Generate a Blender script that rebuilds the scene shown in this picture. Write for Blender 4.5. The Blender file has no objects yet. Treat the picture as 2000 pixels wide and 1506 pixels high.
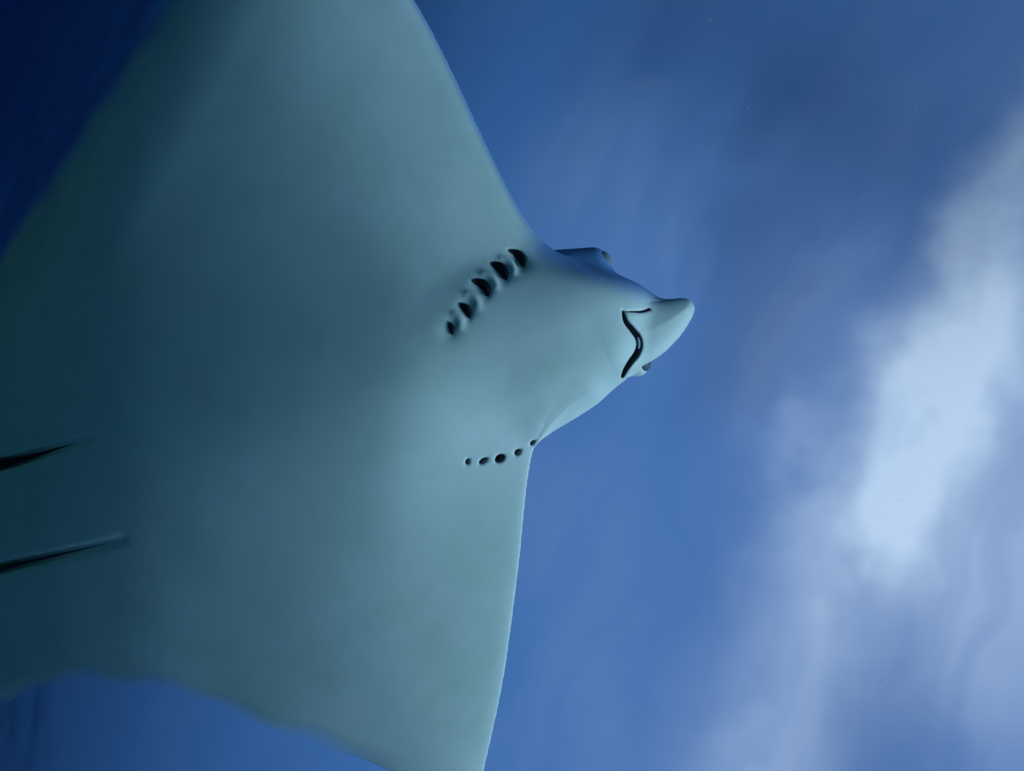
import bpy, math, random
import numpy as np
from mathutils import Matrix, Vector

random.seed(7)
rng = np.random.default_rng(7)
scene = bpy.context.scene
COL = scene.collection

# ------------------------------------------------------------------ camera
CAM_Z = 4.0                                    # metres above the sea floor
SURFACE_Z = 9.0                                # mean level of the water surface
RIGHT = Vector((-0.4226, -0.5826, 0.6943))
UP = Vector((-0.9063, 0.2717, -0.3237))
FWD = Vector((0.0, 0.766, 0.6428))
cam_data = bpy.data.cameras.new("camera")
cam = bpy.data.objects.new("camera", cam_data)
COL.objects.link(cam)
cam.matrix_world = Matrix((
    (RIGHT.x, UP.x, -FWD.x, 0.0),
    (RIGHT.y, UP.y, -FWD.y, 0.0),
    (RIGHT.z, UP.z, -FWD.z, CAM_Z),
    (0, 0, 0, 1)))
cam_data.sensor_fit = 'HORIZONTAL'
cam_data.angle = math.radians(60)
cam_data.clip_start = 0.02
cam_data.clip_end = 3000
cam_data.dof.use_dof = True
cam_data.dof.focus_distance = 2.32
cam_data.dof.aperture_fstop = 1.3
scene.camera = cam

# ------------------------------------------------------------------ sun and sky
SUN_DIR = Vector((-0.065, -0.6452, 0.6289)).normalized()
sun_elev = math.asin(SUN_DIR.z)
sun_azim = math.atan2(SUN_DIR.x, SUN_DIR.y)
sun_data = bpy.data.lights.new("sun", 'SUN')
sun_data.energy = 2.45
sun_data.angle = math.radians(40)
sun_data.color = (1.0, 0.96, 0.9)
sun = bpy.data.objects.new("sun", sun_data)
COL.objects.link(sun)
sun.rotation_euler = SUN_DIR.to_track_quat('Z', 'Y').to_euler()

world = bpy.data.worlds.new("World")
scene.world = world
world.use_nodes = True
wt = world.node_tree
wt.nodes.clear()

def N(tree, kind, **kw):
    n = tree.nodes.new(kind)
    for k, v in kw.items():
        if k in ('inp',):
            for key, val in v.items():
                n.inputs[key].default_value = val
        else:
            setattr(n, k, v)
    return n

def math_node(tree, op, a, b=None, clamp=False):
    n = tree.nodes.new('ShaderNodeMath')
    n.operation = op
    n.use_clamp = clamp
    for i, v in enumerate((a, b)):
        if v is None:
            continue
        if isinstance(v, (int, float)):
            n.inputs[i].default_value = v
        else:
            tree.links.new(v, n.inputs[i])
    return n.outputs[0]

def vmath(tree, op, a, b=None, out=0):
    n = tree.nodes.new('ShaderNodeVectorMath')
    n.operation = op
    for i, v in enumerate((a, b)):
        if v is None:
            continue
        if isinstance(v, (tuple, list, Vector)):
            n.inputs[i].default_value = v
        else:
            tree.links.new(v, n.inputs[i])
    return n.outputs[out]

sky = N(wt, 'ShaderNodeTexSky', sky_type='NISHITA', sun_disc=False)
sky.sun_elevation = sun_elev
sky.sun_rotation = sun_azim
sky.air_density = 1.0
sky.dust_density = 0.3
sky.ozone_density = 6.0
# a broken cloud deck: every direction is carried onto a flat layer overhead
tc = N(wt, 'ShaderNodeTexCoord')
sep = N(wt, 'ShaderNodeSeparateXYZ')
wt.links.new(tc.outputs['Generated'], sep.inputs[0])
zc = math_node(wt, 'MAXIMUM', sep.outputs[2], 0.08)
comb = N(wt, 'ShaderNodeCombineXYZ')
wt.links.new(math_node(wt, 'DIVIDE', sep.outputs[0], zc), comb.inputs[0])
wt.links.new(math_node(wt, 'DIVIDE', sep.outputs[1], zc), comb.inputs[1])
deck = comb.outputs[0]
warp = N(wt, 'ShaderNodeTexNoise', inp={'Scale': 3.1, 'Detail': 6.0, 'Roughness': 0.55})
wt.links.new(deck, warp.inputs['Vector'])
wob = vmath(wt, 'SUBTRACT', warp.outputs['Color'], (0.5, 0.5, 0.5))
sc_ = N(wt, 'ShaderNodeVectorMath', operation='SCALE')
wt.links.new(wob, sc_.inputs[0])
sc_.inputs['Scale'].default_value = 0.30
deckw = vmath(wt, 'ADD', deck, sc_.outputs[0])
# streets of cloud: (start, end, half width, thickness)
CLOUDS = [
    ((-0.22, 0.486), (-0.045, 0.502), 0.068, 0.50),
    ((-0.25, 0.469), (-0.119, 0.478), 0.060, 0.22),
    ((-0.035, 0.51), (0.021, 0.504), 0.060, 0.22),
    ((-0.503, 0.505), (-0.284, 0.49), 0.060, 0.40),
    ((-0.338, 0.477), (-0.242, 0.502), 0.09, 0.32),
    ((-0.058, 0.501), (0.264, 0.494), 0.10, 0.32),
    ((-0.042, 0.369), (0.06, 0.311), 0.09, 0.26),
    ((-0.245, 0.711), (-0.085, 0.569), 0.12, 0.10),
    ((0.145, 0.855), (0.374, 0.64), 0.14, 0.04),
    ((-0.25, 0.274), (-0.168, 0.101), 0.25, 0.45),
    ((-0.417, 1.33), (-0.334, 1.096), 0.17, 0.09),
    ((-0.577, 1.246), (-0.504, 1.087), 0.022, 0.07),
    ((-0.654, 1.418), (-0.62, 1.343), 0.012, 0.05),
    ((-0.147, 0.637), (-0.072, 0.606), 0.016, 0.09),
    ((0.08, 0.516), (0.281, 0.5), 0.05, 0.10),
    ((-0.238, 0.538), (-0.234, 0.48), 0.05, 0.22),
]
# patches where the sky itself is painted darker: same layout
DIM = [
    ((-0.706, 1.17), (-0.662, 0.558), 0.28, 0.38),
    ((-0.294, 0.853), (-0.176, 0.743), 0.10, 0.22),
    ((0.161, 0.392), (0.207, 0.389), 0.09, 0.10),
    ((-0.215, 0.562), (-0.182, 0.529), 0.010, 0.30),
    ((0.11, 0.441), (0.141, 0.439), 0.016, 0.18),
    ((-0.286, 0.731), (-0.229, 0.715), 0.020, 0.06),
    ((-0.514, 0.903), (-0.405, 0.642), 0.16, 0.20),
]
sums = {}
for (a, b, w, t, which) in [c_ + ('light',) for c_ in CLOUDS] + [c_ + ('dim',) for c_ in DIM]:
    total = sums.get(which)
    a3, b3 = Vector((a[0], a[1], 0)), Vector((b[0], b[1], 0))
    ab = b3 - a3
    rel = vmath(wt, 'SUBTRACT', deckw, tuple(a3))
    dot = vmath(wt, 'DOT_PRODUCT', rel, tuple(ab / ab.length_squared), out=1)
    tt = math_node(wt, 'ADD', dot, 0.0, clamp=True)
    s2 = N(wt, 'ShaderNodeVectorMath', operation='SCALE')
    s2.inputs[0].default_value = ab
    wt.links.new(tt, s2.inputs['Scale'])
    dist = vmath(wt, 'LENGTH', vmath(wt, 'SUBTRACT', rel, s2.outputs[0]), out=1)
    q = math_node(wt, 'DIVIDE', dist, w)
    g = math_node(wt, 'EXPONENT', math_node(wt, 'MULTIPLY', math_node(wt, 'POWER', q, 2.2), -1.0))
    g = math_node(wt, 'MULTIPLY', g, t)
    sums[which] = g if total is None else math_node(wt, 'ADD', total, g)
total = sums['light']
puff = N(wt, 'ShaderNodeTexNoise', inp={'Scale': 1.3, 'Detail': 5.0, 'Roughness': 0.5})
wt.links.new(deckw, puff.inputs['Vector'])
# streaks drawn out along the cloud streets
st_dir = Vector(CLOUDS[3][1]) - Vector(CLOUDS[3][0])
stm = N(wt, 'ShaderNodeMapping', inp={'Rotation': (0, 0, -math.atan2(st_dir.y, st_dir.x)), 'Scale': (0.8, 1.0, 1.0)})
wt.links.new(deckw, stm.inputs[0])
stm2 = N(wt, 'ShaderNodeMapping', inp={'Scale': (2.2, 7.5, 1.0)})
wt.links.new(stm.outputs[0], stm2.inputs[0])
streak = N(wt, 'ShaderNodeTexNoise', inp={'Scale': 1.0, 'Detail': 5.0, 'Roughness': 0.55, 'Distortion': 0.8})
wt.links.new(stm2.outputs[0], streak.inputs['Vector'])
total = math_node(wt, 'MULTIPLY', total, math_node(wt, 'ADD', math_node(wt, 'MULTIPLY', streak.outputs[0], 1.4), 0.32))
total = math_node(wt, 'ADD', total, math_node(wt, 'MULTIPLY', math_node(wt, 'SUBTRACT', streak.outputs[0], 0.45, clamp=True), 0.14))
wisp = math_node(wt, 'MULTIPLY', math_node(wt, 'SUBTRACT', puff.outputs[0], 0.52, clamp=True), 0.5)
total = math_node(wt, 'ADD', math_node(wt, 'ADD', total, wisp), 0.025, clamp=True)
mixc = N(wt, 'ShaderNodeMix', data_type='RGBA')
wt.links.new(total, mixc.inputs['Factor'])
dimmed = N(wt, 'ShaderNodeVectorMath', operation='SCALE')
# sky painted darker towards the horizon, full brightness overhead
low = N(wt, 'ShaderNodeMapRange', interpolation_type='SMOOTHSTEP', inp={'From Min': 0.24, 'From Max': 0.84, 'To Min': 0.08, 'To Max': 1.04})
wt.links.new(sep.outputs[2], low.inputs['Value'])
wt.links.new(math_node(wt, 'MULTIPLY', low.outputs[0], math_node(wt, 'SUBTRACT', 1.0, sums['dim'], clamp=True)), dimmed.inputs['Scale'])
wt.links.new(sky.outputs[0], mixc.inputs[6])
wt.links.new(mixc.outputs[2], dimmed.inputs[0])
mixc.inputs[7].default_value = (4.6, 4.05, 4.35, 1)
bg = N(wt, 'ShaderNodeBackground')
bg.inputs['Strength'].default_value = 0.15
wt.links.new(dimmed.outputs[0], bg.inputs['Color'])
wo = N(wt, 'ShaderNodeOutputWorld')
wt.links.new(bg.outputs[0], wo.inputs['Surface'])

scene.view_settings.view_transform = 'Standard'
scene.view_settings.look = 'None'
scene.view_settings.exposure = 0.42
scene.view_settings.gamma = 1.0
scene.render.engine = 'CYCLES'
scene.cycles.use_denoising = True
world.cycles.sampling_method = 'MANUAL'
world.cycles.sample_map_resolution = 256
scene.cycles.max_bounces = 6
scene.cycles.volume_bounces = 0
scene.cycles.transparent_max_bounces = 12
scene.cycles.caustics_reflective = False
scene.cycles.caustics_refractive = False

# ------------------------------------------------------------------ helpers
def material(name):
    m = bpy.data.materials.new(name)
    m.use_nodes = True
    m.node_tree.nodes.clear()
    out = m.node_tree.nodes.new('ShaderNodeOutputMaterial')
    return m, m.node_tree, out

def principled(tree, out, color=(0.5, 0.5, 0.5), rough=0.5, **inp):
    b = tree.nodes.new('ShaderNodeBsdfPrincipled')
    b.inputs['Base Color'].default_value = (*color, 1)
    b.inputs['Roughness'].default_value = rough
    for k, v in inp.items():
        b.inputs[k.replace('_', ' ')].default_value = v
    tree.links.new(b.outputs[0], out.inputs['Surface'])
    return b

def mesh_object(name, verts, faces, mat, parent=None, smooth=True):
    me = bpy.data.meshes.new(name)
    me.from_pydata([tuple(v) for v in verts], [], [tuple(f) for f in faces])
    if smooth:
        me.polygons.foreach_set('use_smooth', [True] * len(me.polygons))
    me.materials.append(mat)
    me.update()
    o = bpy.data.objects.new(name, me)
    COL.objects.link(o)
    if parent is not None:
        o.parent = parent
    return o

# ------------------------------------------------------------------ sea floor
m_sand, t, out = material("pale_sand")
b = principled(t, out, (0.30, 0.33, 0.30), 0.95)
n1 = N(t, 'ShaderNodeTexNoise', inp={'Scale': 0.6, 'Detail': 8.0})
cr = N(t, 'ShaderNodeValToRGB')
cr.color_ramp.elements[0].color = (0.30, 0.29, 0.23, 1)
cr.color_ramp.elements[1].color = (0.46, 0.44, 0.36, 1)
tco = N(t, 'ShaderNodeTexCoord')
t.links.new(tco.outputs['Object'], n1.inputs['Vector'])
t.links.new(n1.outputs[0], cr.inputs[0])
# unseen dark seagrass, added to cut the bounce light on the hind belly
sepf = N(t, 'ShaderNodeSeparateXYZ')
t.links.new(tco.outputs['Object'], sepf.inputs[0])
n2 = N(t, 'ShaderNodeTexNoise', inp={'Scale': 0.35, 'Detail': 6.0})
t.links.new(tco.outputs['Object'], n2.inputs['Vector'])
edge_f = math_node(t, 'ADD', math_node(t, 'MULTIPLY', math_node(t, 'ADD', sepf.outputs[1], 5.0), 0.3), math_node(t, 'MULTIPLY', math_node(t, 'SUBTRACT', n2.outputs[0], 0.5), 3.0), clamp=True)
mixf = N(t, 'ShaderNodeMix', data_type='RGBA')
t.links.new(edge_f, mixf.inputs['Factor'])
t.links.new(cr.outputs[0], mixf.inputs[6])
mixf.inputs[7].default_value = (0.055, 0.078, 0.036, 1)
t.links.new(mixf.outputs[2], b.inputs['Base Color'])

def sheet(name, size, n, zfun, mat):
    # square sheet, fine in the middle and coarse far out
    u = np.linspace(-1, 1, n)
    g = np.sign(u) * (np.abs(u) * 0.06 + 0.94 * np.abs(u) ** 4) * size
    X, Y = np.meshgrid(g, g, indexing='ij')
    Z = zfun(X, Y)
    V_ = np.stack([X, Y, Z], -1).reshape(-1, 3)
    i = np.arange(n * n).reshape(n, n)
    Fq = np.stack([i[:-1, :-1], i[1:, :-1], i[1:, 1:], i[:-1, 1:]], -1).reshape(-1, 4)
    return mesh_object(name, V_.tolist(), Fq.tolist(), mat)

def floor_z(X, Y):
    return (0.035 * np.sin(X * 5 + 0.8 * np.sin(Y * 1.3)) * np.exp(-(X * X + Y * Y) / 200)
            + 0.18 * np.sin(X * 0.31 + 1) * np.sin(Y * 0.27))
floor = sheet("sea_floor", 900, 141, floor_z, m_sand)
floor["kind"] = "structure"

# ------------------------------------------------------------------ water surface
m_surf, t, out = material("water_surface")
fr = N(t, 'ShaderNodeFresnel', inp={'IOR': 1.025})
tr = N(t, 'ShaderNodeBsdfTransparent')
tr.inputs[0].default_value = (0.93, 0.97, 1.0, 1)
gl = N(t, 'ShaderNodeBsdfGlossy')
gl.inputs['Roughness'].default_value = 0.3
mx = N(t, 'ShaderNodeMixShader')
wv = N(t, 'ShaderNodeTexNoise', inp={'Scale': 0.8, 'Detail': 1.5, 'Roughness': 0.4, 'Distortion': 0.6})
mp = N(t, 'ShaderNodeMapping', inp={'Scale': (1.0, 0.55, 1.0), 'Rotation': (0, 0, 0.5)})
tco = N(t, 'ShaderNodeTexCoord')
t.links.new(tco.outputs['Object'], mp.inputs[0])
t.links.new(mp.outputs[0], wv.inputs['Vector'])
bp = N(t, 'ShaderNodeBump', inp={'Strength': 0.35, 'Distance': 0.25})
rip = N(t, 'ShaderNodeTexNoise', inp={'Scale': 18.0, 'Detail': 1.0, 'Roughness': 0.5})
t.links.new(tco.outputs['Object'], rip.inputs['Vector'])
t.links.new(math_node(t, 'ADD', wv.outputs[0], math_node(t, 'MULTIPLY', rip.outputs[0], 0.09)), bp.inputs['Height'])
t.links.new(bp.outputs[0], fr.inputs['Normal'])
t.links.new(bp.outputs[0], gl.inputs['Normal'])
t.links.new(fr.outputs[0], mx.inputs[0])
t.links.new(tr.outputs[0], mx.inputs[1])
t.links.new(gl.outputs[0], mx.inputs[2])
t.links.new(mx.outputs[0], out.inputs['Surface'])

def surf_z(X, Y):
    z = np.zeros_like(X)
    r = np.random.default_rng(3)
    for i in range(14):
        L = 0.9 * 1.35 ** i
        th = 0.6 + r.normal() * 0.6
        k = 2 * math.pi / L
        fade = np.exp(-(np.maximum(np.abs(X), np.abs(Y)) / (L * 22)) ** 2)
        z += 0.011 * L ** 0.8 * np.sin(k * (X * math.cos(th) + Y * math.sin(th)) + r.uniform(0, 6.28)) * fade * 0.35
    return SURFACE_Z + z
surf = sheet("water_surface", 900, 401, surf_z, m_surf)
surf["kind"] = "structure"

# ------------------------------------------------------------------ the water itself (even, pale blue)
m_vol, t, out = material("clear_blue_water")
pv = N(t, 'ShaderNodeVolumePrincipled')
pv.inputs['Color'].default_value = (0.010, 0.010, 0.011, 1)
pv.inputs['Absorption Color'].default_value = (0.0, 0.37, 0.87, 1)
pv.inputs['Density'].default_value = 0.092
pv.inputs['Anisotropy'].default_value = 0.3
t.links.new(pv.outputs[0], out.inputs['Volume'])
s, z0, z1 = 950.0, -1.4, SURFACE_Z + 1.2
vv = [(x, y, z) for z in (z0, z1) for y in (-s, s) for x in (-s, s)]
ff = [(0, 2, 3, 1), (4, 5, 7, 6), (0, 1, 5, 4), (2, 6, 7, 3), (0, 4, 6, 2), (1, 3, 7, 5)]
haze = mesh_object("haze", vv, ff, m_vol, smooth=False)
haze["kind"] = "stuff"
haze["label"] = "clear blue water filling the whole view"
haze["category"] = "water"

# ------------------------------------------------------------------ the ray
# its own frame: x towards the snout, y towards one wing tip, z from belly to back
def bend(X, Y):
    # how the gliding animal is pitched and rolled and how its wings are flexed:
    # metres by which its flat mid plane is pushed away at (X, Y)
    up = Y - 0.25 * X
    w = np.maximum(0.0, -up - 0.25)
    u = np.maximum(0.0, up - 0.35)
    c = np.clip(X, -1.0, 0.05)
    b = np.minimum(np.maximum(0.0, -0.85 - X), 0.8)
    # the hind margin of the raised wing curls up and away
    k = np.maximum(0.0, 0.24 - 0.84 * (X + 1.0) + 0.54 * (Y - 0.63)) * np.clip((Y + 0.2) * 2, 0, 1)
    k = np.minimum(k, 0.8)
    return 0.24 * X + 0.25 * c * (2 * X - c) - 0.10 * Y + 0.16 * w * w - 0.07 * u * u + 0.8 * k * k + 0.28 * b * b

OUTLINE = np.array([
(0.1142, 0.321), (0.0782, 0.3519), (0.0439, 0.39), (0.0125, 0.4375), (-0.021, 0.4987), (-0.0613, 0.5777), (-0.1032, 0.6631), (-0.1443, 0.7468), (-0.1846, 0.823), (-0.2266, 0.8933),
(-0.2688, 0.9676), (-0.3175, 1.0597), (-0.3539, 1.145), (-0.3904, 1.2141), (-0.4456, 1.2612), (-0.5166, 1.2468), (-0.6052, 1.1504), (-0.705, 1.0375), (-0.8303, 0.9087), (-0.9518, 0.7876), (-1.081, 0.6771), (-1.2629, 0.5424), (-1.5568, 0.4293), (-1.8359, 0.2601), (-1.8444, 0.0828), (-1.9962, -0.0727),
(-2.2026, -0.2313), (-2.3207, -0.3953), (-2.3835, -0.5951), (-2.3442, -0.8091), (-2.1775, -0.9468), (-1.9572, -1.0375), (-1.7132, -1.0311), (-1.4701, -0.9188), (-1.3147, -0.8467), (-1.1455, -0.7923), (-0.9834, -0.78), (-0.7857, -0.8105), (-0.6551, -0.8661), (-0.5265, -0.9148), (-0.3986, -0.966), (-0.3014, -1.0241),
(-0.2058, -1.1102), (-0.1396, -1.1827), (-0.0984, -1.1995), (-0.0862, -1.1225), (-0.0756, -1.035), (-0.0515, -0.9181), (-0.0281, -0.7999), (-0.0106, -0.6853), (0.0052, -0.5603), (0.0182, -0.4521), (0.0285, -0.3458), (0.0374, -0.2542), (0.0515, -0.17), (0.0721, -0.1198), (0.1096, -0.0477), (0.1683, 0.0104), (0.2211, 0.0533), (0.2472, 0.1145), (0.2261, 0.2106), (0.1598, 0.2786)])

def spline_closed(p, n=7):
    res = []
    m = len(p)
    for i in range(m):
        p0, p1, p2, p3 = p[i - 1], p[i], p[(i + 1) % m], p[(i + 2) % m]
        for j in range(n):
            s = j / n
            res.append(0.5 * (2 * p1 + (p2 - p0) * s + (2 * p0 - 5 * p1 + 4 * p2 - p3) * s * s + (3 * p1 - p0 - 3 * p2 + p3) * s ** 3))
    return np.array(res)
LINE = spline_closed(OUTLINE)

def loop_distance(X, Y, line):
    d2 = np.full(np.broadcast(X, Y).shape, 1e9, np.float32)
    inside = np.zeros(d2.shape, bool)
    for i in range(len(line)):
        ax, ay = line[i - 1]
        bx, by = line[i]
        ex, ey = bx - ax, by - ay
        s = np.clip(((X - ax) * ex + (Y - ay) * ey) / (ex * ex + ey * ey + 1e-12), 0, 1)
        d2 = np.minimum(d2, (X - ax - s * ex) ** 2 + (Y - ay - s * ey) ** 2)
        if ay != by:
            inside ^= ((ay > Y) != (by > Y)) & (X < (bx - ax) * (Y - ay) / (by - ay) + ax)
    d = np.sqrt(d2)
    return np.where(inside, d, -d)

def outline_distance(X, Y):
    # signed distance to the wing outline, positive inside
    return loop_distance(X, Y, LINE)

AX0 = np.array((-1.4055, -0.3261))
AX1 = np.array((0.2782, 0.1058))
AXD = (AX1 - AX0) / np.linalg.norm(AX1 - AX0)
AXN = np.array([-AXD[1], AXD[0]])

def smoothstep(a, b, x):
    s = np.clip((x - a) / (b - a), 0, 1)
    return s * s * (3 - 2 * s)

def wing_heights(X, Y, d):
    s = (X - AX0[0]) * AXD[0] + (Y - AX0[1]) * AXD[1]      # along the body
    q = (X - AX0[0]) * AXN[0] + (Y - AX0[1]) * AXN[1]      # across it
    dd = np.maximum(d, 0)
    edge = 0.0060 * np.sqrt(1 - np.exp(-dd / 0.02)) + 0.030 * (1 - np.exp(-dd / 0.18))
    trunk = smoothstep(-0.5, 1.3, s)
    rootv = np.minimum(1, dd / 0.36)
    rootv = rootv * rootv * (3 - 2 * rootv)
    hv = edge + (0.038 * np.exp(-(q / 0.30) ** 2) + 0.03 * np.exp(-(q / 0.55) ** 2)) * rootv * (0.25 + 0.85 * trunk)
    hd = edge + (0.15 * np.exp(-(q / 0.22) ** 2) + 0.04 * np.exp(-(q / 0.5) ** 2)) * rootv * (0.4 + 0.6 * trunk)
    return hv, hd

def smin(a, b, k):
    h = np.clip(0.5 + 0.5 * (b - a) / k, 0, 1)
    return b + (a - b) * h - k * h * (1 - h)

def smax(a, b, k):
    return -smin(-a, -b, k)

def frame(yaw, roll, pitch=0.0):
    # local axes of a head piece: along, across, back-wards
    cy, sy = math.cos(math.radians(yaw)), math.sin(math.radians(yaw))
    A = np.array([cy, sy, 0.0])
    B = np.array([-sy, cy, 0.0])
    Cz = np.array([0, 0, 1.0])
    cr_, sr_ = math.cos(math.radians(roll)), math.sin(math.radians(roll))
    B2 = B * cr_ - Cz * sr_
    C2 = B * sr_ + Cz * cr_
    cp, sp = math.cos(math.radians(pitch)), math.sin(math.radians(pitch))
    A3 = A * cp + C2 * sp
    C3 = -A * sp + C2 * cp
    return A3, B2, C3

def ellipsoid(X, Y, Z, c, axes, r):
    dx, dy, dz = X - c[0], Y - c[1], Z - c[2]
    p = [(dx * a[0] + dy * a[1] + dz * a[2]) for a in axes]
    k0 = np.sqrt(sum((pi / ri) ** 2 for pi, ri in zip(p, r)) + 1e-12)
    k1 = np.sqrt(sum((pi / (ri * ri)) ** 2 for pi, ri in zip(p, r)) + 1e-12)
    return k0 * (k0 - 1) / k1

def round_cone(X, Y, Z, a, b, ra, rb, flat=1.0, axis=(0, 0, 1)):
    # capsule whose radius runs from ra to rb, flattened along one axis
    a, b, n = np.array(a), np.array(b), np.array(axis, float)
    ab = b - a
    abn = np.dot(ab, n)
    ab_s = ab + n * abn * (flat - 1)
    L2 = np.dot(ab_s, ab_s)
    rx, ry, rz = X - a[0], Y - a[1], Z - a[2]
    rn = (rx * n[0] + ry * n[1] + rz * n[2]) * (flat - 1)
    rx, ry, rz = rx + n[0] * rn, ry + n[1] * rn, rz + n[2] * rn
    s = np.clip((rx * ab_s[0] + ry * ab_s[1] + rz * ab_s[2]) / L2, 0, 1)
    d = np.sqrt((rx - s * ab_s[0]) ** 2 + (ry - s * ab_s[1]) ** 2 + (rz - s * ab_s[2]) ** 2)
    return (d - (ra + (rb - ra) * s)) / (1.0 if flat <= 1 else 1 + 0.5 * (flat - 1))

HEAD_ROLL = 26
ROLLED = frame(20, HEAD_ROLL)
LOBE_N = frame(30, 18)[2]

LOBE = spline_closed(np.array([(0.2528, 0.2113), (0.3133, 0.2102), (0.3815, 0.2171), (0.4395, 0.2277), (0.469, 0.2232), (0.4794, 0.2011), (0.4674, 0.1691), (0.4346, 0.1236), (0.3922, 0.0835), (0.3389, 0.0514), (0.2819, 0.0275), (0.2345, 0.0534), (0.1942, 0.0816), (0.1934, 0.1715)]), 5)

def snout_lobe(X, Y, Z):
    d = loop_distance(X, Y, LOBE)
    dd = np.maximum(d, 0)
    h = 0.036 * np.sqrt(1 - np.exp(-dd / 0.045))
    zc = -0.002 + 0.10 * (X - 0.30) + 0.05 * Y
    return np.where(d > 0, np.abs(Z - zc) - h, np.maximum(-d, np.abs(Z - zc)))

def head(X, Y, Z):
    f = ellipsoid(X, Y, Z, (0.0, 0.0808, 0.03), frame(14, 14), (0.30, 0.21, 0.105))
    f = smin(f, ellipsoid(X, Y, Z, (0.1734, 0.1445, 0.045), ROLLED, (0.21, 0.124, 0.106)), 0.09)
    f = smin(f, round_cone(X, Y, Z, (0.0788, 0.0197, 0.056), (0.2496, 0.0828, 0.018), 0.088, 0.060), 0.08)
    f = smin(f, round_cone(X, Y, Z, (0.065, -0.0846, 0.028), (0.1767, -0.0052, 0.02), 0.034, 0.036), 0.06)
    # forehead running down to the snout
    f = smin(f, round_cone(X, Y, Z, (0.1993, 0.2033, 0.07), (0.4362, 0.2053, 0.03), 0.066, 0.012), 0.03)
    # flat shovel of the snout in front of the mouth
    f = smin(f, snout_lobe(X, Y, Z), 0.018)
    # brow ridges and the bulges that carry the eyes
    f = smin(f, round_cone(X, Y, Z, (0.0683, 0.2914, 0.085), (0.2106, 0.3185, 0.085), 0.050, 0.040), 0.08)
    f = smin(f, round_cone(X, Y, Z, (0.2487, 0.0712, 0.07), (0.333, 0.0528, 0.062), 0.044, 0.029), 0.02)
    return f

# slits: (end, end, half width, depth, bow)
GILLS = [
    ((-0.0063, 0.3264), (0.0264, 0.2867), 0.0105, 0.030, 0.24),
    ((-0.0486, 0.2906), (-0.015, 0.2532), 0.0112, 0.030, 0.20),
    ((-0.0921, 0.2464), (-0.0575, 0.2113), 0.0104, 0.028, 0.24),
    ((-0.122, 0.1904), (-0.0999, 0.1586), 0.0090, 0.026, 0.16),
    ((-0.1468, 0.1481), (-0.1396, 0.1184), 0.0060, 0.022, 0.08),
    ((0.0476, -0.1491), (0.0579, -0.1377), 0.0050, 0.010, 0.06),
    ((0.009, -0.1717), (0.0205, -0.1603), 0.0068, 0.014, 0.05),
    ((-0.0383, -0.1876), (-0.0204, -0.175), 0.0098, 0.020, 0.10),
    ((-0.0788, -0.1907), (-0.0598, -0.1782), 0.0062, 0.012, 0.04),
    ((-0.109, -0.1914), (-0.1039, -0.1775), 0.0052, 0.012, 0.08),
]
MOUTH = np.array([(0.2745, 0.1848), (0.2816, 0.1603), (0.2994, 0.1412), (0.316, 0.1232), (0.3217, 0.1024), (0.3152, 0.0814), (0.2992, 0.0604), (0.2872, 0.0407), (0.2807, 0.0197)])
NOSE = np.array([(0.2759, 0.1822), (0.3002, 0.184), (0.3273, 0.1859), (0.3517, 0.1942)])
FOLDS = [([(-1.7495, -0.282), (-1.5314, -0.2413), (-1.2765, -0.1928), (-1.0355, -0.1307)], 0.030, 0.004),
         ([(-1.7753, -0.5999), (-1.5621, -0.5438), (-1.2589, -0.4598), (-0.9497, -0.3773)], 0.016, 0.003)]

def field(X, Y, Z, hv, hd, d):
    f = np.maximum(-(Z + hv), Z - hd)
    f = np.where(d > 0, f, np.maximum(-d, np.abs(Z) - 0.003))
    return smin(f, head(X, Y, Z), 0.045)

# tensor grid, fine around the head
def axis_lines(lo, hi, a, b, fine, coarse):
    mid = np.arange(a, b, fine)
    def grow(x0, end, sgn):
        xs, h, x = [], fine, x0
        while (end - x) * sgn > 0:
            h = min(coarse, h * 1.12)
            x += sgn * h
            xs.append(x)
        return xs
    return np.array(grow(a, lo, -1)[::-1] + list(mid) + grow(mid[-1], hi, 1), np.float32)

gx = axis_lines(-1.75, 0.60, -0.20, 0.56, 0.0030, 0.0105)
gy = axis_lines(-1.30, 1.60, -0.26, 0.40, 0.0030, 0.0105)
gz = axis_lines(-0.16, 0.28, -0.13, 0.03, 0.0035, 0.007)
print("grid", len(gx), len(gy), len(gz))
GX, GY = np.meshgrid(gx, gy, indexing='ij')
GD = outline_distance(GX, GY).astype(np.float32)

def blur_uniform(A):
    # blur carried out on an even grid so that fine and coarse parts are softened alike
    h = 0.012
    ux, uy = np.arange(gx[0], gx[-1], h), np.arange(gy[0], gy[-1], h)
    B = np.array([np.interp(uy, gy, r) for r in A])
    B = np.array([np.interp(ux, gx, B[:, k]) for k in range(B.shape[1])]).T
    for _ in range(40):
        Pd = np.pad(B, 1, mode='edge')
        B = (Pd[:-2, 1:-1] + Pd[2:, 1:-1] + Pd[1:-1, :-2] + Pd[1:-1, 2:] + 2 * B) / 6
    B = np.array([np.interp(gx, ux, B[:, k]) for k in range(B.shape[1])]).T
    return np.array([np.interp(gy, uy, r) for r in B])

HV, HD = wing_heights(GX, GY, GD)
soft = smoothstep(0.015, 0.12, GD)
HV = (HV * (1 - soft) + blur_uniform(HV) * soft).astype(np.float32)
HD = (HD * (1 - soft) + blur_uniform(HD) * soft).astype(np.float32)

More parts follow.
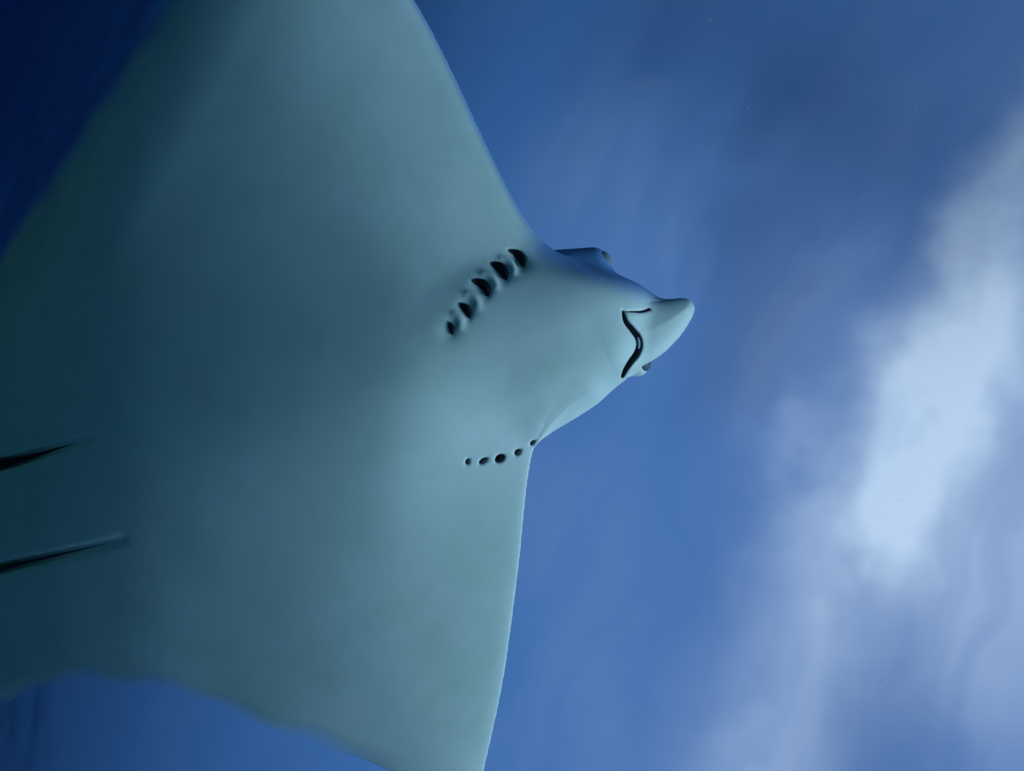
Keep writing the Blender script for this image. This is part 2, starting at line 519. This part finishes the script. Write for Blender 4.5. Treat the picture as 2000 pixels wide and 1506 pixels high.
def on_grid(A, x, y):
    ix = np.clip(np.searchsorted(gx, x) - 1, 0, len(gx) - 2)
    iy = np.clip(np.searchsorted(gy, y) - 1, 0, len(gy) - 2)
    fx = np.clip((x - gx[ix]) / (gx[ix + 1] - gx[ix]), 0, 1)
    fy = np.clip((y - gy[iy]) / (gy[iy + 1] - gy[iy]), 0, 1)
    return ((A[ix, iy] * (1 - fx) + A[ix + 1, iy] * fx) * (1 - fy) + (A[ix, iy + 1] * (1 - fx) + A[ix + 1, iy + 1] * fx) * fy)

def surface_at(x, y):
    # belly height at a point of the plan
    zs = np.arange(-0.2, 0.25, 0.0005)
    f = field(np.full(zs.shape, x), np.full(zs.shape, y), zs, on_grid(HV, x, y), on_grid(HD, x, y), on_grid(GD, x, y))
    k = np.argmax(f < 0)
    return float(zs[k]) if (f < 0).any() else 0.0

def polyline(p, n):
    p = np.array(p, float)
    L = np.concatenate([[0], np.cumsum(np.linalg.norm(np.diff(p, axis=0), axis=1))])
    # Catmull-Rom through the points, resampled evenly
    q = np.vstack([2 * p[0] - p[1], p, 2 * p[-1] - p[-2]])
    out = []
    for s in np.linspace(0, L[-1], n):
        i = min(int(np.searchsorted(L, s, 'right')) - 1, len(p) - 2)
        u = (s - L[i]) / (L[i + 1] - L[i])
        p0, p1, p2, p3 = q[i], q[i + 1], q[i + 2], q[i + 3]
        out.append(0.5 * (2 * p1 + (p2 - p0) * u + (2 * p0 - 5 * p1 + 4 * p2 - p3) * u * u + (3 * p1 - p0 - 3 * p2 + p3) * u ** 3))
    return np.array(out)

def slit_line(a, b, bow, n=9):
    a, b = np.array(a), np.array(b)
    t_ = b - a
    nrm = np.array([-t_[1], t_[0]])
    u = np.linspace(0, 1, n)[:, None]
    return a + t_ * u + nrm * bow * 4 * u * (1 - u)

# grooves: list of (points3d, radii)
CUTS = []
def add_cut(line2d, radii, sink, k):
    pts = np.array([(x, y, surface_at(x, y) + sk) for (x, y), sk in zip(line2d, sink)])
    CUTS.append((pts, np.array(radii), k))
    return pts

row = polyline([(0.0151, 0.3098), (-0.0313, 0.2726), (-0.0748, 0.2307), (-0.1109, 0.1757), (-0.1445, 0.1283)], 12)
add_cut(row, np.linspace(0.026, 0.012, 12), np.linspace(-0.029, -0.016, 12), 0.03)
# septa: soft folds of skin between neighbouring slits of the near row
for g0, g1 in zip(GILLS[:4], GILLS[1:5]):
    a = (np.array(g0[0]) + np.array(g1[0])) / 2
    b = (np.array(g0[1]) + np.array(g1[1])) / 2
    ln = slit_line(a + (b - a) * 0.12, b - (b - a) * 0.02, 0.2, 7)
    rs = 0.0060 * (0.45 + 0.55 * np.sin(math.pi * np.linspace(0.05, 0.95, 7)))
    add_cut(ln, rs, np.full(7, 0.0040), -0.018)
slit_paths = []
for (a, b, w, dep, bow) in GILLS:
    ln = slit_line(a, b, bow)
    u = np.linspace(0, 1, len(ln))
    prof = w * (0.22 + 0.78 * np.sin(math.pi * np.clip(u, 0.02, 0.98) ** rng.uniform(0.75, 1.1)) ** rng.uniform(0.6, 1.0)) * rng.uniform(0.94, 1.06, len(u))
    slit_paths.append((add_cut(ln, prof, prof * 0.35, 0.006), prof))
mline = polyline(MOUTH, 25)
u = np.linspace(0, 1, 25)
mprof = 0.0080 * (0.25 + 0.75 * np.sin(math.pi * u) ** 0.5) * (0.85 + 0.4 * u)
mouth_pts = add_cut(mline, mprof, mprof * 0.3, 0.008)
add_cut(mline, mprof, mprof * 1.3, 0.004)
nline = polyline(NOSE, 12)
nose_pts = add_cut(nline, np.linspace(0.0020, 0.0038, 12), np.zeros(12), 0.004)
CLEFTS = []
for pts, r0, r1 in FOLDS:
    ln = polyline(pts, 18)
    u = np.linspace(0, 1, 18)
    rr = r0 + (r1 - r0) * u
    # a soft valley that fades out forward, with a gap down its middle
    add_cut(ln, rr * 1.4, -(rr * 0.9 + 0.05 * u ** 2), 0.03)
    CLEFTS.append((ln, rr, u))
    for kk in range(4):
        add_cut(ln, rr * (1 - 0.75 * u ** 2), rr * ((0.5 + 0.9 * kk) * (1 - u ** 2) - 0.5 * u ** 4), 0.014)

def carve(f, X, Y, Z, x0, x1):
    for pts, rad, k in CUTS:
        R_ = rad.max() + 0.03
        if pts[:, 0].max() + R_ < x0 or pts[:, 0].min() - R_ > x1:
            continue
        iy = np.where((gy > pts[:, 1].min() - R_) & (gy < pts[:, 1].max() + R_))[0]
        if len(iy) == 0:
            continue
        sl = slice(iy[0], iy[-1] + 1)
        x, y, z = X[:, sl], Y[:, sl], Z
        best = np.full(np.broadcast(x, y, z).shape, 1e3, np.float32)
        for i in range(len(pts) - 1):
            a, b = pts[i], pts[i + 1]
            ab = b - a
            s = np.clip(((x - a[0]) * ab[0] + (y - a[1]) * ab[1] + (z - a[2]) * ab[2]) / np.dot(ab, ab), 0, 1)
            dd = np.sqrt((x - a[0] - s * ab[0]) ** 2 + (y - a[1] - s * ab[1]) ** 2 + (z - a[2] - s * ab[2]) ** 2)
            best = np.minimum(best, dd - (rad[i] + (rad[i + 1] - rad[i]) * s))
        f[:, sl] = smax(f[:, sl], -best, k) if k > 0 else smin(f[:, sl], best, -k)
    return f

FV = np.empty((len(gx), len(gy), len(gz)), np.float32)
for i0 in range(0, len(gx), 24):
    i1 = min(i0 + 24, len(gx))
    X = GX[i0:i1, :, None]
    Y = GY[i0:i1, :, None]
    Z = gz[None, None, :]
    f = np.maximum(-(Z + HV[i0:i1, :, None]), Z - HD[i0:i1, :, None])
    dd = GD[i0:i1, :, None]
    f = np.where(dd > 0, f, np.maximum(-dd, np.abs(Z) - 0.003)).astype(np.float32)
    if gx[i1 - 1] > -0.38:
        iy = np.where((gy > -0.42) & (gy < 0.55))[0]
        sl = slice(iy[0], iy[-1] + 1)
        f[:, sl] = smin(f[:, sl], head(X[:, sl], Y[:, sl], Z), 0.045)
    FV[i0:i1] = carve(f, X, Y, Z, gx[i0], gx[i1 - 1])

def surface_net(F, gx, gy, gz):
    S = F < 0
    nx, ny, nz = F.shape
    cell = np.zeros((nx - 1, ny - 1, nz - 1), np.uint8)
    for a in (0, 1):
        for b_ in (0, 1):
            for c_ in (0, 1):
                cell += S[a:nx - 1 + a, b_:ny - 1 + b_, c_:nz - 1 + c_]
    act = (cell > 0) & (cell < 8)
    I, J, K = np.where(act)
    idx = np.full(act.shape, -1, np.int64)
    idx[I, J, K] = np.arange(len(I))
    acc = np.zeros((len(I), 3))
    cnt = np.zeros(len(I))
    corners = [(a, b_, c_) for a in (0, 1) for b_ in (0, 1) for c_ in (0, 1)]
    for c0 in corners:
        for ax in range(3):
            if c0[ax]:
                continue
            c1 = list(c0); c1[ax] = 1
            f0 = F[I + c0[0], J + c0[1], K + c0[2]].astype(float)
            f1 = F[I + c1[0], J + c1[1], K + c1[2]].astype(float)
            m = (f0 < 0) != (f1 < 0)
            s = np.where(m, f0 / np.where(m, f0 - f1, 1), 0)
            p0 = np.stack([gx[I + c0[0]], gy[J + c0[1]], gz[K + c0[2]]], -1)
            p1 = np.stack([gx[I + c1[0]], gy[J + c1[1]], gz[K + c1[2]]], -1)
            acc += np.where(m[:, None], p0 + (p1 - p0) * s[:, None], 0)
            cnt += m
    verts = acc / cnt[:, None]
    quads = []
    def emit(m, o1, o2, flip):
        i, j, k = np.where(m)
        def at(da, db):
            return idx[i - da * o1[0] - db * o2[0], j - da * o1[1] - db * o2[1], k - da * o1[2] - db * o2[2]]
        q = np.stack([at(0, 0), at(1, 0), at(1, 1), at(0, 1)], -1)
        fl = flip[i, j, k]
        q[fl] = q[fl][:, ::-1]
        quads.append(q[(q >= 0).all(1)])
    sx = S[:-1] != S[1:]
    sx[:, 0] = sx[:, -1] = False; sx[:, :, 0] = sx[:, :, -1] = False
    emit(sx[:, :ny - 1, :nz - 1], (0, 1, 0), (0, 0, 1), ~S[:-1][:, :ny - 1, :nz - 1])
    sy = S[:, :-1] != S[:, 1:]
    sy[0] = sy[-1] = False; sy[:, :, 0] = sy[:, :, -1] = False
    emit(sy[:nx - 1, :, :nz - 1], (0, 0, 1), (1, 0, 0), ~S[:, :-1][:nx - 1, :, :nz - 1])
    sz = S[:, :, :-1] != S[:, :, 1:]
    sz[0] = sz[-1] = False; sz[:, 0] = sz[:, -1] = False
    emit(sz[:nx - 1, :ny - 1, :], (1, 0, 0), (0, 1, 0), ~S[:, :, :-1][:nx - 1, :ny - 1, :])
    return verts, np.concatenate(quads)

BV, BF = surface_net(FV, gx, gy, gz)
del FV
print("body", len(BV), len(BF))

# relax the net a little
def relax(V_, Fq, n, lam):
    e = np.concatenate([Fq[:, [0, 1]], Fq[:, [1, 2]], Fq[:, [2, 3]], Fq[:, [3, 0]]])
    deg = np.bincount(e.ravel(), minlength=len(V_)).astype(float)
    for it in range(n):
        for l_ in (lam, -lam * 1.02):
            s = np.stack([np.bincount(e[:, 0], V_[e[:, 1], c_], len(V_)) + np.bincount(e[:, 1], V_[e[:, 0], c_], len(V_)) for c_ in range(3)], -1)
            V_ = V_ + l_ * (s / deg[:, None] - V_)
    return V_
BV = relax(BV, BF, 6, 0.5)
# soften the joins of throat, neck and cheek, away from the slits and the margins
near = np.full(len(BV), 1e3)
for pts, rad, _ in CUTS:
    for p, r_ in zip(pts, rad):
        near = np.minimum(near, np.linalg.norm(BV - p, axis=1) - r_)
neck = (smoothstep(0.006, 0.03, near) * smoothstep(-0.25, -0.12, BV[:, 0]) * (1 - smoothstep(0.25, 0.30, BV[:, 0]))
        * smoothstep(0.03, 0.06, on_grid(GD, BV[:, 0], BV[:, 1])) * (1 - smoothstep(0.0, 0.05, BV[:, 2])))[:, None]
ed_ = np.concatenate([BF[:, [0, 1]], BF[:, [1, 2]], BF[:, [2, 3]], BF[:, [3, 0]]])
deg_ = np.bincount(ed_.ravel(), minlength=len(BV)).astype(float)[:, None]
for _ in range(70):
    s_ = np.stack([np.bincount(ed_[:, 0], BV[ed_[:, 1], c_], len(BV)) + np.bincount(ed_[:, 1], BV[ed_[:, 0], c_], len(BV)) for c_ in range(3)], -1)
    BV = BV + 0.6 * neck * (s_ / deg_ - BV)

def bent(p):
    p = np.array(p, float)
    p[..., 2] = -(p[..., 2] + bend(p[..., 0], p[..., 1]))
    return p

# skin: white belly, dark back
m_skin, t, out = material("ray_skin")
b = principled(t, out, (0.7, 0.7, 0.68), 0.45)
b.inputs['Subsurface Weight'].default_value = 0.0
b.inputs['Specular IOR Level'].default_value = 0.25
at = N(t, 'ShaderNodeAttribute', attribute_name='back')
mixs = N(t, 'ShaderNodeMix', data_type='RGBA')
ns = N(t, 'ShaderNodeTexNoise', inp={'Scale': 3.2, 'Detail': 9.0, 'Roughness': 0.62})
tco = N(t, 'ShaderNodeTexCoord')
t.links.new(tco.outputs['Object'], ns.inputs['Vector'])
crb = N(t, 'ShaderNodeValToRGB')
crb.color_ramp.elements[0].position = 0.3
crb.color_ramp.elements[1].position = 0.7
crb.color_ramp.elements[0].color = (0.51, 0.60, 0.48, 1)
crb.color_ramp.elements[1].color = (0.70, 0.72, 0.63, 1)
t.links.new(ns.outputs[0], crb.inputs[0])
t.links.new(at.outputs['Fac'], mixs.inputs['Factor'])
t.links.new(crb.outputs[0], mixs.inputs[6])
mixs.inputs[7].default_value = (0.15, 0.28, 0.48, 1)
atm = N(t, 'ShaderNodeAttribute', attribute_name='margin')
t.links.new(mixs.outputs[2], b.inputs['Base Color'])
clear = N(t, 'ShaderNodeBsdfTransparent')
thin = N(t, 'ShaderNodeMixShader')
t.links.new(atm.outputs['Fac'], thin.inputs[0])
t.links.new(b.outputs[0], thin.inputs[1])
t.links.new(clear.outputs[0], thin.inputs[2])
t.links.new(thin.outputs[0], out.inputs['Surface'])
fine = N(t, 'ShaderNodeTexNoise', inp={'Scale': 55.0, 'Detail': 5.0, 'Roughness': 0.6})
t.links.new(tco.outputs['Object'], fine.inputs['Vector'])
bps = N(t, 'ShaderNodeBump', inp={'Strength': 0.04, 'Distance': 0.004})
t.links.new(fine.outputs[0], bps.inputs['Height'])
t.links.new(bps.outputs[0], b.inputs['Normal'])

m_dark, t, out = material("dark_gill_and_fold_shade")  # gill slit lining; also the painted shade of the wider pelvic crease
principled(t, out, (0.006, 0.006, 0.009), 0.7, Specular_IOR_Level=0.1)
m_gill_fold, t, out = material("dusky_gill_and_fold_shade")  # paler gill lining; also the painted shade of the narrower pelvic crease
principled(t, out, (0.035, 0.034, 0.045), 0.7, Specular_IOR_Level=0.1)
m_lip, t, out = material("dark_mouth_lining")
principled(t, out, (0.006, 0.007, 0.013), 0.9, Specular_IOR_Level=0.05)
m_tooth, t, out = material("pale_tooth_plate")
principled(t, out, (0.20, 0.23, 0.25), 0.35)
m_eye, t, out = material("dark_eye")
principled(t, out, (0.05, 0.07, 0.08), 0.5, Specular_IOR_Level=0.2)
m_iris, t, out = material("grey_green_iris")
principled(t, out, (0.16, 0.20, 0.18), 0.5, Specular_IOR_Level=0.2)

ORIGIN = Vector((0, 0, CAM_Z)) + FWD * 2.2
ray = bpy.data.objects.new("ray", None)
COL.objects.link(ray)
ray.matrix_world = Matrix((
    (RIGHT.x, UP.x, -FWD.x, ORIGIN.x),
    (RIGHT.y, UP.y, -FWD.y, ORIGIN.y),
    (RIGHT.z, UP.z, -FWD.z, ORIGIN.z),
    (0, 0, 0, 1)))
ray["label"] = "large pale-bellied ray gliding overhead, snout pointing right, seen from below"
ray["category"] = "ray"

me = bpy.data.meshes.new("body")
bv = bent(BV)
bf = BF[:, ::-1]                     # mirrored by bent(): flip to keep normals outward
me.vertices.add(len(bv))
me.vertices.foreach_set('co', bv.ravel())
me.loops.add(bf.size)
me.loops.foreach_set('vertex_index', bf.ravel().astype(np.int32))
me.polygons.add(len(bf))
me.polygons.foreach_set('loop_start', np.arange(0, bf.size, 4, dtype=np.int32))
me.polygons.foreach_set('use_smooth', np.ones(len(bf), bool))
me.update(calc_edges=True)
me.validate()
att = me.attributes.new('back', 'FLOAT', 'POINT')
dist = on_grid(GD, BV[:, 0], BV[:, 1])
onhead = smoothstep(0.0, 0.10, BV[:, 0])
rim = (1 - smoothstep(0.001, 0.018, dist)) * (1 - onhead) * smoothstep(0.1, 0.4, BV[:, 1])
# the dark of the back comes down over the far flank of the head
FL = np.array([(0.0, 0.3537), (0.0631, 0.2942), (0.1796, 0.2527), (0.2794, 0.2274), (0.3679, 0.2115), (0.4578, 0.2256), (0.5352, 0.2382)])
flank = smoothstep(-0.030, 0.045, BV[:, 1] - np.interp(BV[:, 0], FL[:, 0], FL[:, 1]))
backf = np.maximum(smoothstep(0.004, 0.02, BV[:, 2]), 0.85 * rim) * (1 - onhead) + np.maximum(smoothstep(0.045, 0.13, BV[:, 2]), flank) * onhead
att.data.foreach_set('value', backf.astype(np.float32))
# the hind margin of the disc thins out to a see-through membrane
hind = 0.97 * (1 - smoothstep(0.0, 0.07 + 0.06 * smoothstep(0.0, 0.4, BV[:, 1]), dist + 0.012 * np.sin(BV[:, 1] * 31) * np.sin(BV[:, 0] * 23))) * (1 - smoothstep(-0.42, -0.10, BV[:, 0] + 0.12 * np.abs(BV[:, 1])))
mar = me.attributes.new('margin', 'FLOAT', 'POINT')
mar.data.foreach_set('value', hind.astype(np.float32))
me.materials.append(m_skin)
body = bpy.data.objects.new("body", me)
COL.objects.link(body)
body.parent = ray

# ---- dark linings that fill the slits and the mouth
def tube(name, pts, rad, mat, parent, seg=12, squash=1.0):
    pts = np.array(pts, float)
    tang = np.gradient(pts, axis=0)
    tang /= np.linalg.norm(tang, axis=1)[:, None] + 1e-12
    ref = np.array([0, 0, 1.0])
    V_, F_ = [], []
    for p, t_, r in zip(pts, tang, rad):
        n_ = np.cross(t_, ref); n_ /= np.linalg.norm(n_) + 1e-9
        b_ = np.cross(n_, t_)
        for k in range(seg):
            a = 2 * math.pi * k / seg
            V_.append(p + n_ * math.cos(a) * r + b_ * math.sin(a) * r * squash)
    m = len(pts)
    for i in range(m - 1):
        for k in range(seg):
            k2 = (k + 1) % seg
            F_.append((i * seg + k, i * seg + k2, (i + 1) * seg + k2, (i + 1) * seg + k))
    F_.append(tuple(range(seg)))
    F_.append(tuple((m - 1) * seg + k for k in reversed(range(seg))))
    return mesh_object(name, bent(np.array(V_)), F_, mat, parent)

for gi, (pts, prof) in enumerate(slit_paths):
    p = pts.copy()
    p[:, 2] += prof * 0.55
    tube("gill_slit", p, prof * 1.12, m_gill_fold if gi in (5, 6, 8, 9) else m_dark, ray)
p = mouth_pts.copy()
p[:, 2] += mprof * 1.25
tpl = p[9:15].copy()
tpl[:, 2] -= mprof[9:15] * 0.85
mouth = tube("mouth", p, mprof * 1.15, m_lip, ray)
tube("tooth_plate", tpl, mprof[9:15] * np.array([0.2, 0.42, 0.5, 0.5, 0.42, 0.2]), m_tooth, mouth, 8)
p = nose_pts.copy()
p[:, 2] += 0.0028
tube("nasal_groove", p, np.linspace(0.0016, 0.0042, 12), m_lip, ray, 8)

# ---- dark tubes standing in for the shade inside the pelvic creases
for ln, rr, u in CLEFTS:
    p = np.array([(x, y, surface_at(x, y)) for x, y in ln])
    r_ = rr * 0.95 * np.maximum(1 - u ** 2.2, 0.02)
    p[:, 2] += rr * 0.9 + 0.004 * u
    tube("pelvic_shade", p, r_, m_dark if rr[0] > 0.02 else m_gill_fold, ray)

# ---- eyes
def ball(name, c, r, axes, mat, parent, nu=24, nv=14):
    V_, F_ = [], []
    for j in range(nv + 1):
        th = math.pi * j / nv
        for i in range(nu):
            ph = 2 * math.pi * i / nu
            q = (math.sin(th) * math.cos(ph) * r[0], math.sin(th) * math.sin(ph) * r[1], math.cos(th) * r[2])
            V_.append(np.array(c) + axes[0] * q[0] + axes[1] * q[1] + axes[2] * q[2])
    for j in range(nv):
        for i in range(nu):
            i2 = (i + 1) % nu
            F_.append((j * nu + i, j * nu + i2, (j + 1) * nu + i2, (j + 1) * nu + i))
    return mesh_object(name, bent(np.array(V_)), F_, mat, parent)

e1 = ball("eye", (0.2326, 0.3229, 0.073), (0.026, 0.026, 0.030), ROLLED, m_iris, ray)
ball("pupil", (0.2125, 0.3314, 0.064), (0.018, 0.017, 0.024), ROLLED, m_eye, e1)
e2 = ball("eye", (0.3418, 0.0594, 0.056), (0.026, 0.026, 0.026), ROLLED, m_eye, ray)

# ---- whip tail, out behind the pelvic fins
tp = polyline([(-2.3085, -0.5641, 0.03), (-2.6137, -0.6316, 0.03), (-3.0734, -0.7631, 0.02), (-3.5524, -0.8645, 0.0)], 30)
tube("tail", tp, np.linspace(0.045, 0.006, 30), m_skin, ray)

# ------------------------------------------------------------------ motes drifting in the water
m_mote, t, out = material("pale_mote")
dif = N(t, 'ShaderNodeBsdfDiffuse')
dif.inputs[0].default_value = (0.8, 0.8, 0.8, 1)
trl = N(t, 'ShaderNodeBsdfTranslucent')
trl.inputs[0].default_value = (0.9, 0.9, 0.9, 1)
mm = N(t, 'ShaderNodeMixShader')
mm.inputs[0].default_value = 0.6
t.links.new(dif.outputs[0], mm.inputs[1])
t.links.new(trl.outputs[0], mm.inputs[2])
t.links.new(mm.outputs[0], out.inputs['Surface'])
V_, F_ = [], []
ico = [(0, 0, 1), (0.894, 0, 0.447), (0.276, 0.851, 0.447), (-0.724, 0.526, 0.447), (-0.724, -0.526, 0.447), (0.276, -0.851, 0.447),
       (0.724, 0.526, -0.447), (-0.276, 0.851, -0.447), (-0.894, 0, -0.447), (-0.276, -0.851, -0.447), (0.724, -0.526, -0.447), (0, 0, -1)]
icf = [(0, 1, 2), (0, 2, 3), (0, 3, 4), (0, 4, 5), (0, 5, 1), (1, 6, 2), (2, 7, 3), (3, 8, 4), (4, 9, 5), (5, 10, 1),
       (6, 7, 2), (7, 8, 3), (8, 9, 4), (9, 10, 5), (10, 6, 1), (11, 7, 6), (11, 8, 7), (11, 9, 8), (11, 10, 9), (11, 6, 10)]
cam_p = Vector((0, 0, CAM_Z))
for i in range(200):
    p = cam_p + RIGHT * random.uniform(0.2, 2.6) + UP * random.uniform(-2.0, 1.2) + FWD * random.uniform(1.6, 4.5)
    r = random.uniform(0.0010, 0.0022)
    o = len(V_)
    V_ += [tuple(p + Vector(q) * r * random.uniform(0.7, 1.3)) for q in ico]
    F_ += [tuple(k + o for k in f) for f in icf]
motes = mesh_object("suspended_particles", V_, F_, m_mote)
motes["kind"] = "stuff"
motes["label"] = "tiny pale particles drifting in the blue water"
motes["category"] = "particles"
